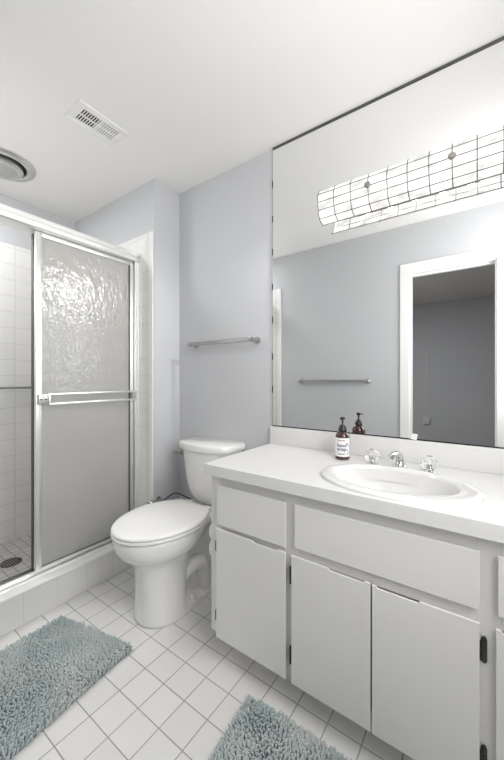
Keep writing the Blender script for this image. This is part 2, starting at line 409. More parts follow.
bm = bmesh.new(); lathe(bm, [(0, -0.07), (0.03, -0.07), (0.034, -0.05), (0.02, -0.013)], (-0.60, -0.2155, 1.23), 20, 'y'); box(bm, -0.606, -0.594, -0.295, -0.275, 1.15, 1.24, bev=0.004); obj('lever', bm, 'channel', t)

def towel_bar(name, label, a, b, wall_dir, off, r=0.0095, k=1.0):
    """a, b: wall points of the two posts; wall_dir: unit vector from the wall into the room."""
    a, b, w = Vector(a), Vector(b), Vector(wall_dir)
    t = thing(name, label, 'towel bar', (a+b)/2, 'towel bars')
    d = (b-a).normalized()
    for p in (a, b):
        bm = bmesh.new(); q = p + w*off
        n = 4
        lathe_pts = [(p, 0.026), (p+w*0.006, 0.026), (p+w*0.010, 0.016), (p+w*(off-0.012), 0.0125), (p+w*(off-0.010), 0.017), (p+w*(off+0.012), 0.017), (p+w*(off+0.014), 0.013)]
        tube(bm, [x for x, _ in lathe_pts], [r_*k for _, r_ in lathe_pts], 24)
        obj('post', bm, 'satin', t)
    bm = bmesh.new(); A = a+w*off+d*0.012; B = b+w*off-d*0.012
    z = Vector((0, 0, 1)); s = r
    sec = lambda p: [p+w*s+z*s*0.75, p+w*s*0.75+z*s, p-w*s*0.75+z*s, p-w*s+z*s*0.75, p-w*s-z*s*0.75, p-w*s*0.75-z*s, p+w*s*0.75-z*s, p+w*s-z*s*0.75]
    loft(bm, [sec(A), sec(B)])
    obj('bar', bm, 'satin', t, angle=30)
    return t
towel_bar('towel_bar', 'chrome towel bar on the blue wall above the toilet', (0.162, 0.0, 1.397), (0.645, 0.0, 1.397), (0, -1, 0), 0.055, r=0.011, k=0.8)
towel_bar('towel_bar', 'chrome towel bar seen in the mirror, on the wall opposite', (0.232, YL, 1.158), (0.872, YL, 1.158), (0, 1, 0), 0.040, r=0.013, k=0.85)
towel_bar('towel_bar', 'chrome bar on the tiled back wall inside the shower', (-0.982, -1.15, 1.116), (-0.982, -0.47, 1.116), (1, 0, 0), 0.035, r=0.0075)

# ================================================================ CEILING FITTINGS
t = thing('ceiling_vent', 'white rectangular air vent with dark slots in the ceiling', 'vent', (0.13, -0.649, H))
VX0, VX1, VY0, VY1 = 0.052, 0.206, -0.772, -0.524
bm = bmesh.new()
def frame_rect(bm, x0, x1, y0, y1, wx, wy, z0, z1, bev):
    box(bm, x0, x0+wx, y0, y1, z0, z1, bev=bev); box(bm, x1-wx, x1, y0, y1, z0, z1, bev=bev)
    box(bm, x0+wx-0.001, x1-wx+0.001, y0, y0+wy, z0, z1, bev=bev); box(bm, x0+wx-0.001, x1-wx+0.001, y1-wy, y1, z0, z1, bev=bev)
frame_rect(bm, VX0, VX1, VY0, VY1, 0.034, 0.036, H-0.007, H, 0.002)
ym = (VY0+VY1)/2
box(bm, VX0+0.033, VX1-0.033, ym-0.005, ym+0.005, H-0.007, H-0.001)
box(bm, (VX0+VX1)/2-0.003, (VX0+VX1)/2+0.003, VY0+0.035, VY1-0.035, H-0.006, H-0.0015)
obj('frame', bm, 'ventwhite', t)
bm = bmesh.new(); box(bm, VX0+0.03, VX1-0.03, VY0+0.03, VY1-0.03, H-0.0012, H-0.0002); obj('duct_opening', bm, 'black', t)
for half in (0, 1):
    a0, a1 = ((VY0+0.038, ym-0.006), (ym+0.006, VY1-0.038))[half]
    n = 7
    for row in (0, 1):
        for k in range(n):
            yc = a0+(k+0.5)*(a1-a0)/n
            bm = bmesh.new(); x0, x1 = (VX0+0.036, (VX0+VX1)/2-0.004) if row == 0 else ((VX0+VX1)/2+0.004, VX1-0.036)
            box(bm, x0, x1, yc-0.0042 if half else yc-0.0022, yc+0.0042 if half else yc+0.0022, H-0.0060, H-0.0052 if half else H-0.0045)
            obj('slat', bm, 'ventwhite', t)
t = thing('ceiling_fixture', 'round brushed metal fixture with a raised disc in the ceiling above the shower', 'ceiling fixture', (-0.62, -0.80, H))
cc = (-0.61, -0.815, H)
bm = bmesh.new(); lathe(bm, [(0.165, 0), (0.165, -0.006), (0.158, -0.012), (0.132, -0.016), (0.122, -0.012), (0.118, 0)], cc, 64); obj('rim', bm, 'brushed', t)
bm = bmesh.new(); lathe(bm, [(0.119, -0.003), (0.0, -0.003)], cc, 48); obj('recess', bm, 'black', t)
bm = bmesh.new(); lathe(bm, [(0.098, -0.0035), (0.104, -0.020), (0.104, -0.028), (0.094, -0.034), (0.080, -0.036), (0.075, -0.036)], cc, 64); obj('inner_ring', bm, 'brushed', t)
bm = bmesh.new(); lathe(bm, [(0.0755, -0.0362), (0.060, -0.0395), (0.03, -0.042), (0, -0.0425)], cc, 48); obj('disc', bm, 'fandisc', t)

# ================================================================ MIRROR
MX0, MZ0 = 0.7515, 0.9225
t = thing('wall_mirror', 'big frameless mirror covering the wall from the backsplash to the ceiling', 'mirror', (1.43, 0, MZ0))
bm = nbox(MX0, XF-0.001, -0.006, -0.0005, MZ0+0.003, H-0.012); obj('mirror_glass', bm, 'mirror', t, smooth=False)
bm = bmesh.new(); box(bm, MX0, XF-0.001, -0.010, -0.0004, H-0.0115, H-0.002); obj('top_channel', bm, 'channel', t)
bm = bmesh.new(); box(bm, MX0, XF-0.001, -0.0085, -0.0004, MZ0-0.0012, MZ0+0.0032); obj('bottom_channel', bm, 'darkmetal', t)
bm = bmesh.new(); box(bm, MX0-0.0035, MX0-0.0002, -0.0065, -0.0003, MZ0, H-0.013)
obj('edge_strip', bm, 'brushed', t)
for z in (2.24, 2.05, 1.87, 1.68, 1.50, 1.30, 1.12):
    bm = nbox(MX0-0.0048, MX0-0.0002, -0.0075, -0.0062, z-0.018, z+0.018); obj('edge_spot', bm, 'darkmetal', t)

# vanity light
FX0, NC, CW = 1.0635, 10, 0.0755
FX1 = FX0+NC*CW; FZ = 1.990
SH = [(-0.012, 2.075), (-0.045, 2.073), (-0.075, 2.066), (-0.102, 2.050), (-0.117, 2.028), (-0.120, 2.010), (-0.120, 1.991), (-0.117, 1.974), (-0.113, 1.957), (-0.106, 1.940), (-0.098, 1.924), (-0.080, 1.915), (-0.060, 1.909)]
t = thing('vanity_light', 'lit bath bar light with a curved white shell shade in dark gridwork on the mirror', 'light fixture', (1.441, -0.006, FZ))
bm = bmesh.new()
cols = [FX0+k*CW for k in range(NC+1)]
outer = SH
vo = [[bm.verts.new((x, y, z)) for y, z in outer] for x in cols]
for i in range(NC):
    for k in range(len(SH)-1):
        bm.faces.new((vo[i][k], vo[i][k+1], vo[i+1][k+1], vo[i+1][k])); 
obj('shade', bm, 'shade', t, angle=60)
bm = bmesh.new()
for x in cols: tube(bm, [(x, y, z) for y, z in outer], 0.0021, 6)
for k in (4, 6, 8, 10, 12): tube(bm, [(FX0, outer[k][0], outer[k][1]), (FX1, outer[k][0], outer[k][1])], 0.0019, 6)
obj('shade_cames', bm, 'came', t)
bm = bmesh.new(); box(bm, 1.206, 1.676, -0.022, -0.0065, 1.936, 2.046, bev=0.002); obj('backplate', bm, 'pan', t)
for x in (cols[3], cols[7]):
    bm = bmesh.new(); lathe(bm, [(0, -0.140), (0.009, -0.139), (0.013, -0.133), (0.012, -0.126), (0.006, -0.120), (0.004, -0.028)], (x, 0, FZ), 20, 'y')
    obj('finial', bm, 'pan', t)
for k in range(5):
    x = 1.235+k*(1.647-1.235)/4
    bm = bmesh.new(); lathe(bm, [(0.0, -0.028), (0.014, -0.028), (0.014, -0.045), (0.011, -0.047)], (x, 0, FZ), 16, 'y'); so = obj('socket', bm, 'trim', t)
    bm = bmesh.new(); lathe(bm, [(0.011, -0.046), (0.020, -0.054), (0.026, -0.066), (0.027, -0.076), (0.023, -0.090), (0.013, -0.099), (0, -0.102)], (x, 0, FZ), 24, 'y')
    obj('bulb', bm, 'bulb', so)

# spot added at the shade's open end to brighten the shower and toilet
sl = bpy.data.lights.new('end_fill_spot', 'SPOT'); sl.energy = END_W; sl.spot_size = math.radians(110); sl.spot_blend = 0.9; sl.shadow_soft_size = 0.035; sl.color = (1.0, 0.98, 0.95)
slo = bpy.data.objects.new('end_fill_spot', sl); C.objects.link(slo); slo.location = (FX0+0.012, -0.068, FZ)
slo.rotation_euler = (Vector((-0.2, -0.75, 0.6))-slo.location).to_track_quat('-Z', 'Y').to_euler()

# ================================================================ VANITY
VZ0, VZ1 = 0.118, 0.783
t = thing('vanity_cabinet', 'off-white painted vanity cabinet with flat overlay doors', 'cabinet', (1.43, -0.25, 0))
FY = -0.497
bm = bmesh.new()
box(bm, 0.750, 0.768, -0.4585, -0.002, VZ0+0.006, VZ1-0.001); box(bm, XF-0.018, XF-0.001, -0.4585, -0.002, VZ0+0.006, VZ1-0.001)
box(bm, 0.768, XF-0.018, -0.4585, -0.008, VZ0+0.006, VZ0+0.024); box(bm, 0.768, XF-0.018, -0.008, -0.002, VZ0+0.006, VZ1-0.001)
# face frame
def ff(x0, x1, z0, z1): box(bm, x0, x1, FY, -0.459, z0, z1, bev=0.0012)
stiles = [(0.7495, 0.800), (1.108, 1.160), (1.670, 1.720), (2.06, XF-0.001)]
for a, b in stiles: ff(a, b, VZ0+0.006, VZ1-0.001)
for (a, b), (c, d) in zip(stiles[:-1], stiles[1:]):
    ff(b, c, VZ1-0.055, VZ1-0.001); ff(b, c, 0.552, 0.610); ff(b, c, VZ0+0.006, VZ0+0.05)
    box(bm, b, c, -0.480, -0.459, VZ0+0.05, VZ1-0.055)
obj('body', bm, 'cabinet', t, smooth=False)
bm = bmesh.new(); box(bm, 0.79, XF-0.001, -0.40, -0.005, 0.0, VZ0+0.007); obj('toe_base', bm, 'cabinet', t, smooth=False)
def door(x0, x1, z0, z1, notch=None, name='door'):
    bm = bmesh.new(); th = 0.019; y1 = FY-0.0006; y0 = y1-th
    def sec(y, i):
        if notch:
            a, b = notch; dp = 0.0055
            poly = [(x0+i, z0+i), (x1-i, z0+i), (x1-i, z1-i), (b, z1-i), (b-0.001, z1-dp-i), (a+0.001, z1-dp-i), (a, z1-i), (x0+i, z1-i)]
        else:
            poly = [(x0+i, z0+i), (x1-i, z0+i), (x1-i, z1-i), (x0+i, z1-i)]
        return [(px, y, pz) for px, pz in poly]
    loft(bm, [sec(y0, 0.0015), sec(y0+0.0015, 0.0), sec(y0+0.005, 0.0), sec(y1, 0.012)])
    return obj(name, bm, 'cabinet', t, smooth=False)
door(0.795, 1.117, 0.583, 0.743, name='drawer_front')
door(1.153, 1.676, 0.594, 0.743, name='drawer_front')
door(1.713, 2.066, 0.594, 0.743, name='drawer_front')
d1 = door(0.792, 1.117, VZ0+0.002, 0.5665, (0.975, 1.085)); d2 = door(1.140, 1.4075, VZ0, 0.5645, (1.275, 1.39))
d3 = door(1.4125, 1.676, VZ0-0.002, 0.5620, (1.425, 1.54)); d4 = door(1.709, 2.066, VZ0-0.002, 0.5620, (1.72, 1.83))
for d, x, zs, w, hh in ((d1, 0.7895, (0.492, 0.208), 0.0028, 0.021), (d2, 1.1365, (0.491, 0.212), 0.0045, 0.030)):
    for z in zs:
        bm = bmesh.new(); box(bm, x-w, x+w*0.6, FY-0.0185, FY+0.0003, z-hh, z+hh, bev=0.001); obj('hinge', bm, 'darkmetal', d)
for z in (0.489, 0.212):
    bm = bmesh.new(); hw, hh = 0.0065, 0.033
    poly = [(1.6855+px*hw, z+pz*hh) for px, pz in ((-1, -0.8), (-0.5, -1), (0.5, -1), (1, -0.8), (1, 0.8), (0.5, 1), (-0.5, 1), (-1, 0.8))]
    prism_xz(bm, poly, FY-0.0045, FY-0.0003)
    tube(bm, [(1.6795, FY-0.010, z-0.024), (1.6795, FY-0.010, z+0.024)], 0.0036, 10)
    obj('hinge', bm, 'blackplastic', d3)
# holder on the side of the vanity
t = thing('toilet_paper_holder', 'white holder with two rounded lobes on the vanity side behind the toilet', 'paper holder', (0.7495, -0.44, 0.49))
bm = bmesh.new(); box(bm, 0.7405, 0.7485, -0.475, -0.34, 0.42, 0.56, bev=0.003); obj('plate', bm, 'seat', t)
for z in (0.518, 0.445):
    bm = bmesh.new(); lathe(bm, [(0, 0.0), (0.8, 0.001), (1.0, 0.006), (1.0, 0.110), (0.8, 0.115), (0, 0.116)], (0.7270, -0.478, z), 28, 'y', sx=0.0125, sy=0.033); obj('roller', bm, 'seat', t)

# countertop with backsplash
CT, CTX, CTY = 0.826, 0.738, -0.533
SC, SA, SB = (1.437, -0.339), 0.250, 0.176
t = thing('countertop', 'white laminate vanity countertop with a low backsplash under the mirror', 'countertop', (1.43, -0.26, CT))
bm = bmesh.new()
hole = [(SC[0]+0.88*SA*math.cos(2*PI*k/64), SC[1]+0.86*SB*math.sin(2*PI*k/64)) for k in range(64)]
rect = [(CTX, CTY), (XF-0.001, CTY), (XF-0.001, -0.001), (CTX, -0.001)]
def slab(z, flip):
    ri = [bm.verts.new((x, y, z)) for x, y in hole]; ro = []
    for x, y in hole:   # project each hole point outward onto the rectangle
        dx, dy = (x-SC[0]), (y-SC[1]); k = 1e9
        if dx > 1e-9: k = min(k, (XF-0.001-SC[0])/dx)
        if dx < -1e-9: k = min(k, (CTX-SC[0])/dx)
        if dy > 1e-9: k = min(k, (-0.001-SC[1])/dy)
        if dy < -1e-9: k = min(k, (CTY-SC[1])/dy)
        ro.append(bm.verts.new((SC[0]+dx*k, SC[1]+dy*k, z)))
    cs = [bm.verts.new((x, y, z)) for x, y in rect]
    n = len(hole)
    for k in range(n):
        a, b = ro[k], ro[(k+1) % n]
        f = [ri[k], a, b, ri[(k+1) % n]]
        ang = (a.co.x != b.co.x) and (a.co.y != b.co.y) and (abs(a.co.x-b.co.x) > 1e-6 and abs(a.co.y-b.co.y) > 1e-6)
        if ang:
            c = min(cs, key=lambda v: (v.co-a.co).length+(v.co-b.co).length); f = [ri[k], a, c, b, ri[(k+1) % n]]
        bm.faces.new(f)
    out = []
    for k in range(n):
        a, b = ro[k], ro[(k+1) % n]; out.append(a)
        if abs(a.co.x-b.co.x) > 1e-6 and abs(a.co.y-b.co.y) > 1e-6:
            out.append(min(cs, key=lambda v: (v.co-a.co).length+(v.co-b.co).length))
    for c in cs:
        if not c.link_faces: bm.verts.remove(c)
    return ri, out
ri1, ro1 = slab(CT, False); ri0, ro0 = slab(CT-0.042, True)
for A, B in ((ri1, ri0), (ro1, ro0)):
    for k in range(len(A)): bm.faces.new((A[k], A[(k+1) % len(A)], B[(k+1) % len(B)], B[k]))
obj('top_slab', bm, 'laminate', t, angle=30)
bm = bmesh.new(); box(bm, CTX+0.001, XF-0.001, -0.019, -0.001, CT+0.0002, 0.9205, bev=0.002); obj('backsplash', bm, 'laminate', t)

# sink
t = thing('sink', 'white oval drop-in sink set in the vanity countertop', 'sink', (SC[0], SC[1], CT))
bm = bmesh.new()
rimp = [(1.0, 1.0, 0.0003), (1.004, 1.005, 0.006), (0.994, 0.992, 0.0095), (0.97, 0.965, 0.0115), (0.90, 0.92, 0.0118), (0.82, 0.845, 0.0105), (0.795, 0.82, 0.006), (0.78, 0.805, 0.0), (0.765, 0.79, -0.02), (0.74, 0.79, -0.05), (0.66, 0.71, -0.09), (0.52, 0.57, -0.120), (0.34, 0.38, -0.135), (0.12, 0.14, -0.140)]
n = 72; rings = []
for sa, sb, h in rimp:
    w = min(1, max(0, (1-sa)/0.2)); cy = SC[1] + 0.016*w; cxx = SC[0] - 0.010*w
    rings.append([(cxx+SA*sa*math.cos(2*PI*k/n), cy+SB*sb*math.sin(2*PI*k/n), CT+h) for k in range(n)])
loft(bm, rings, cap0=False, cap1=False)
obj('basin', bm, 'sinkwhite', t, angle=80)
bm = bmesh.new(); lathe(bm, [(0.0, -0.145), (0.018, -0.145), (0.022, -0.138), (0.033, -0.1365), (0.034, -0.1395)], (SC[0]-0.010, SC[1]+0.016, CT), 32); obj('drain', bm, 'chrome', t)

# faucet
t = thing('faucet', 'chrome faucet with two clear knob handles behind the sink', 'faucet', (1.413, -0.118, CT))
fy = -0.112
bm = bmesh.new(); lathe(bm, [(0.027, 0.0003), (0.027, 0.006), (0.019, 0.012), (0.016, 0.024), (0.014, 0.04)], (1.413, fy, CT), 24)
tube(bm, [(1.413, fy, CT+0.028), (1.412, fy-0.006, CT+0.045), (1.408, fy-0.028, CT+0.056), (1.402, fy-0.06, CT+0.058), (1.398, fy-0.085, CT+0.054), (1.396, fy-0.098, CT+0.044)], [0.014, 0.0145, 0.0135, 0.0125, 0.012, 0.0115], 16)
obj('spout', bm, 'chrome', t)
for hx, hy in ((1.311, -0.130), (1.520, -0.128)):
    bm = bmesh.new(); lathe(bm, [(0.024, 0.0003), (0.024, 0.004), (0.017, 0.009), (0.010, 0.012), (0.009, 0.030), (0.0, 0.030)], (hx, hy, CT), 24); hb = obj('handle_base', bm, 'chrome', t)
    bm = bmesh.new()
    rings = []
    for r, h in ((0.016, 0.0125), (0.025, 0.018), (0.0295, 0.028), (0.0295, 0.042), (0.025, 0.052), (0.016, 0.058), (0.008, 0.0595)):
        rings.append([(hx+r*(1.0 if k % 2 else 0.90)*math.cos(2*PI*k/20), hy+r*(1.0 if k % 2 else 0.90)*math.sin(2*PI*k/20), CT+h) for k in range(20)])
    loft(bm, rings); obj('knob', bm, 'crystal', hb, angle=10)
    bm = bmesh.new(); lathe(bm, [(0.010, 0.0590), (0.010, 0.0615), (0.006, 0.0625), (0, 0.0625)], (hx, hy, CT), 16); obj('knob_cap', bm, 'chrome', hb)

# soap bottle
bx, by = 1.181, -0.120
t = thing('soap_bottle', 'amber hand soap pump bottle with a white label on the countertop', 'soap bottle', (bx, by, CT))
R = 0.031
bm = bmesh.new(); lathe(bm, [(0, 0.0005), (R-0.004, 0.0005), (R, 0.004), (R, 0.098), (R-0.002, 0.107), (R-0.009, 0.117), (0.014, 0.122), (0.012, 0.124), (0.012, 0.128), (0, 0.128)], (bx, by, CT), 40); obj('bottle', bm, 'amber', t)
bm = bmesh.new(); lathe(bm, [(0.0135, 0.124), (0.0145, 0.125), (0.0145, 0.141), (0.0125, 0.146), (0.006, 0.150), (0.0045, 0.152), (0.0045, 0.172), (0, 0.172)], (bx, by, CT), 28)
box(bm, bx-0.009, bx+0.009, by-0.008, by+0.008, CT+0.172, CT+0.184, bev=0.002)
tube(bm, [(bx-0.002, by+0.006, CT+0.177), (bx+0.008, by-0.022, CT+0.178), (bx+0.012, by-0.033, CT+0.175)], [0.0055, 0.005, 0.004], 10)
lathe(bm, [(0.017, 0.1235), (0.0185, 0.125), (0.0185, 0.133), (0.016, 0.136)], (bx, by, CT), 28)
po = obj('pump', bm, 'blackplastic', t)
# spout turned toward the wall
ang_c = math.atan2(-1.513-by, 1.68-bx)      # label centre faces the camera's side of the room
def onlabel(a, z, r): return (bx+r*math.cos(a), by+r*math.sin(a), CT+z)
bm = bmesh.new(); n = 36; A0, A1 = ang_c-1.75, ang_c+1.15
va = [[bm.verts.new(onlabel(A0+(A1-A0)*k/n, z, R+0.0006)) for k in range(n+1)] for z in (0.016, 0.096)]
for k in range(n): bm.faces.new((va[0][k], va[0][k+1], va[1][k+1], va[1][k]))
lab = obj('label', bm, 'paper', t)
def curved_text(txt, size, ac, z, m, name, parent, flip=False):
    cu = bpy.data.curves.new('txt', 'FONT'); cu.body = txt; cu.size = size; cu.align_x = 'CENTER'; cu.resolution_u = 3; cu.offset = size*0.02
    to = bpy.data.objects.new('txt', cu); C.objects.link(to)
    bpy.context.view_layer.update()
    dg = bpy.context.evaluated_depsgraph_get(); me = bpy.data.meshes.new_from_object(to.evaluated_get(dg))
    bpy.data.objects.remove(to); bpy.data.curves.remove(cu)
    for v in me.vertices:
        v.co = Vector(onlabel(ac+v.co.x/R, z+v.co.y, R+0.0012))
    me.materials.append(M[m]); o = bpy.data.objects.new(name, me); C.objects.link(o)
    o.parent = parent; o.matrix_parent_inverse = parent_world(parent).inverted(); return o
curved_text('hand', 0.021, ang_c-0.12, 0.058, 'navy', 'lettering', lab)
curved_text('soap', 0.021, ang_c-0.12, 0.042, 'navy', 'lettering', lab)
bm = bmesh.new()
def strip(bm, a0, a1, z0, z1):
    v = [[bm.verts.new(onlabel(a0+(a1-a0)*k/8, z, R+0.0012)) for k in range(9)] for z in (z0, z1)]
    for k in range(8): bm.faces.new((v[0][k], v[0][k+1], v[1][k+1], v[1][k]))
for k in range(7): strip(bm, ang_c-0.68+k*0.15, ang_c-0.58+k*0.15, 0.083, 0.088)
obj('label_top_marks', bm, 'pinkink', lab)
bm = bmesh.new()
for k in range(6): strip(bm, ang_c-0.60+k*0.16, ang_c-0.49+k*0.16, 0.024, 0.029)
for a, z in ((0.62, 0.072), (0.80, 0.064), (0.62, 0.046), (0.84, 0.036), (0.68, 0.028)): strip(bm, ang_c+a-0.09, ang_c+a+0.07, z-0.003, z+0.003)
obj('label_dark_marks', bm, 'darkink', lab)
# paper card at the foot of the mirror
bm = bmesh.new(); box(bm, -0.0115, 0.0115, -0.001, 0.0, 0.0, 0.024); o = obj('paper_card', bm, 'paper')
o.location = (1.447, -0.010, 0.9230); o.rotation_euler = (0.12, 0.16, 0)
tag(o, 'tiny white paper card leaning at the bottom edge of the mirror', 'card')

# ================================================================ TOILET
TX = 0.358
t = thing('toilet', 'white two-piece toilet with closed lid between shower and vanity', 'toilet', (TX, -0.35, 0))
def outline(yf, ym, yb, Wd, Wb, yt, ex=2.0, n=30):
    """half widths sampled front to back, mirrored to a closed loop"""
    half = []
    for k in range(n):
        a = k/(n-1)
        if a <= 0.5:
            th = a/0.5*PI/2; y = ym-(ym-yf)*math.cos(th); w = Wd*math.sin(th)**(2/ex)
        else:
            b = (a-0.5)/0.5; y = ym+(yb-ym)*b
            s = min(1, (y-ym)/(yt-ym)); s = s*s*(3-2*s); w = Wd+(Wb-Wd)*s
        half.append((w, y))
    return half
def ring(half, z, cx=TX, round_back=0.0):
    L = [(cx+w, y, z) for w, y in half]; Rr = [(cx-w, y, z) for w, y in half[::-1]]
    return L + [p for p in Rr if not (abs(p[0]-cx) < 1e-9)]
secs = []
for z, yf, ym, Wd, Wb, yt, yb in (
    (0.0, -0.560, -0.41, 0.130, 0.116, -0.20, -0.07), (0.010, -0.568, -0.41, 0.133, 0.118, -0.20, -0.07), (0.024, -0.567, -0.41, 0.131, 0.112, -0.22, -0.07), (0.045, -0.567, -0.41, 0.129, 0.074, -0.31, -0.09),
    (0.10, -0.568, -0.41, 0.123, 0.064, -0.30, -0.10), (0.18, -0.572, -0.41, 0.116, 0.062, -0.29, -0.10), (0.24, -0.578, -0.42, 0.113, 0.060, -0.27, -0.10),
    (0.28, -0.586, -0.42, 0.117, 0.066, -0.25, -0.09), (0.31, -0.606, -0.42, 0.131, 0.076, -0.23, -0.08), (0.335, -0.636, -0.42, 0.156, 0.088, -0.20, -0.06), (0.36, -0.662, -0.415, 0.179, 0.100, -0.19, -0.05),
    (0.39, -0.677, -0.41, 0.192, 0.116, -0.18, -0.04), (0.42, -0.682, -0.41, 0.197, 0.130, -0.18, -0.036), (0.437, -0.680, -0.41, 0.196, 0.134, -0.18, -0.036), (0.442, -0.674, -0.41, 0.190, 0.130, -0.18, -0.040)):
    secs.append(ring(outline(yf, ym, yb, Wd, Wb, yt, 2.1), z, cx=TX-0.010*max(0, 1-z/0.3)))
bm = bmesh.new(); loft(bm, secs); bowl = obj('bowl', bm, 'porcelain', t, angle=70)
# trapway bulge on the sides
for sgn, nmx in ((1, 'trapway'), (-1, 'trapway')):
    bm = bmesh.new()
    tube(bm, [(TX+sgn*0.045, -0.36, 0.12), (TX+sgn*0.058, -0.335, 0.17), (TX+sgn*0.064, -0.29, 0.195), (TX+sgn*0.066, -0.24, 0.18), (TX+sgn*0.064, -0.21, 0.13), (TX+sgn*0.062, -0.20, 0.06), (TX+sgn*0.060, -0.20, 0.015)], [0.026, 0.036, 0.042, 0.042, 0.040, 0.038, 0.038], 20)
    o = obj('trapway', bm, 'porcelain', t)
    bm = bmesh.new(); lathe(bm, [(0.016, 0.0), (0.016, 0.012), (0.012, 0.020), (0.005, 0.024), (0, 0.0245)], (TX+sgn*0.094, -0.32, 0.034), 20)
    lathe(bm, [(0.026, -0.014), (0.022, 0.0), (0.0, 0.001)], (TX+sgn*0.094, -0.32, 0.034), 20)
    obj('bolt_cap', bm, 'porcelain', t)
def seat_out(yf, Wd, inset=0.0, yb=-0.205, Wb=0.112):
    half = []
    n = 44
    ym = -0.415
    for k in range(n):
        a = k/(n-1)
        if a <= 0.5:
            th = a/0.5*PI/2; y = ym-(ym-yf-inset)*math.cos(th); w = (Wd-inset)*math.sin(th)**0.98
        elif a < 0.93:
            b = (a-0.5)/0.43; y = ym+(yb-inset-0.016-ym)*b; w = (Wd-inset)-(Wd-Wb-0.012)*b**2.0
        else:
            b = (a-0.93)/0.07*PI/2; y = yb-inset-0.016+0.016*math.sin(b); w = (Wb+0.012-inset)-0.016*(1-math.cos(b))
        half.append((max(0.0, w), y))
    return half
secs = [ring(seat_out(-0.690, 0.207, i), z) for i, z in ((0.012, 0.4470), (0.003, 0.4475), (0.0, 0.451), (0.0, 0.458), (0.004, 0.4615), (0.012, 0.462))]
bm = bmesh.new(); loft(bm, secs); obj('seat', bm, 'seat', t, angle=60)
secs = [ring(seat_out(-0.690, 0.207, i), z) for i, z in ((0.010, 0.4645), (0.002, 0.4650), (0.0, 0.469), (0.001, 0.475), (0.005, 0.4790), (0.014, 0.4810), (0.05, 0.4820), (0.10, 0.4822))]
bm = bmesh.new(); loft(bm, secs); obj('lid', bm, 'seat', t, angle=60)
for sx in (-1, 1):
    bm = bmesh.new(); box(bm, TX+sx*0.075-0.026, TX+sx*0.075+0.026, -0.206, -0.172, 0.4435, 0.470, bev=0.007, seg=3); obj('hinge_cap', bm, 'seat', t)
# tank
def tank_ring(cx, hw, yf, yb, z, bul, rc=0.035, n=9):
    pts = []
    # front edge left->right with bulge, rounded corners, back edge
    def corner(px, py, a0):
        return [(px+rc*math.cos(a0+PI/2*k/(n-1)), py+rc*math.sin(a0+PI/2*k/(n-1))) for k in range(n)]
    L = corner(cx-hw+rc, yf+rc, PI) + [(cx+hw*q, yf) for q in (-0.6, -0.4, -0.2, 0, 0.2, 0.4, 0.6)] + corner(cx+hw-rc, yf+rc, 1.5*PI) + corner(cx+hw-rc*0.4, yb-rc*0.4, 0)[:0] + [(cx+hw, yb), (cx-hw, yb)]
    out = []
    for x, y in L:
        s = (x-cx)/hw
        fy_ = (yb-y)/(yb-yf)
        out.append((x, y-bul*(1-min(1, abs(s))**2.2)*max(0, fy_), z))
    return out
bm = bmesh.new(); TC = 0.372
loft(bm, [tank_ring(TC, hw, yf, -0.014, z, bul, rc) for z, hw, yf, bul, rc in (
    (0.4435, 0.085, -0.120, 0.01, 0.03), (0.462, 0.100, -0.134, 0.018, 0.035), (0.485, 0.116, -0.146, 0.020, 0.04), (0.505, 0.130, -0.150, 0.022, 0.04), (0.54, 0.138, -0.156, 0.026, 0.04),
    (0.60, 0.152, -0.160, 0.030, 0.04), (0.68, 0.163, -0.164, 0.032, 0.04), (0.768, 0.176, -0.168, 0.034, 0.04))])
obj('tank', bm, 'porcelain', t, angle=50)
bm = bmesh.new()
loft(bm, [tank_ring(TC+0.002, hw, yf, yb, z, 0.040, rc) for z, hw, yf, yb, rc in (
    (0.7685, 0.178, -0.172, -0.008, 0.03), (0.7695, 0.185, -0.178, -0.006, 0.03), (0.776, 0.188, -0.181, -0.005, 0.03), (0.798, 0.188, -0.181, -0.005, 0.03), (0.806, 0.185, -0.178, -0.007, 0.03), (0.810, 0.176, -0.170, -0.012, 0.03))])
obj('tank_lid', bm, 'porcelain', t, angle=50)
hx_ = TC-0.150
bm = bmesh.new(); lathe(bm, [(0.017, 0.012), (0.017, -0.004), (0.012, -0.008), (0.008, -0.010), (0.008, -0.020), (0, -0.020)], (hx_, -0.176, 0.740), 24, 'y')
tube(bm, [(hx_+0.004, -0.198, 0.740), (hx_-0.020, -0.200, 0.741), (hx_-0.050, -0.196, 0.742)], [0.010, 0.008, 0.010], 14)
obj('flush_handle', bm, 'pan', t)
# supply valve
t = thing('supply_valve', 'chrome water supply valve with a dark hose behind the toilet', 'valve', (0.0, -0.17, 0.47))
bm = bmesh.new(); lathe(bm, [(0.024, 0.0003), (0.022, 0.006), (0.008, 0.009), (0.008, 0.040), (0, 0.040)], (0.0, -0.180, 0.408), 24, 'x'); obj('flange', bm, 'chrome', t)
bm = bmesh.new(); tube(bm, [(0.032, -0.160, 0.408), (0.032, -0.205, 0.414), (0.032, -0.245, 0.424)], [0.011, 0.012, 0.009], 14)
obj('stop_valve', bm, 'chrome', t)
bm = bmesh.new(); lathe(bm, [(0.006, 0), (0.017, -0.006), (0.018, -0.022), (0.013, -0.030), (0, -0.031)], (0.030, -0.243, 0.425), 20, 'y', sx=1.3, sy=0.75); obj('handle', bm, 'chrome', t)
bm = bmesh.new()
P = [Vector((0.032, -0.158, 0.408)), Vector((0.04, -0.140, 0.418)), Vector((0.075, -0.120, 0.446)), Vector((0.115, -0.11, 0.452)), Vector((0.165, -0.10, 0.440)), Vector((0.205, -0.09, 0.430)), Vector((0.240, -0.075, 0.432)), Vector((0.272, -0.07, 0.448))]
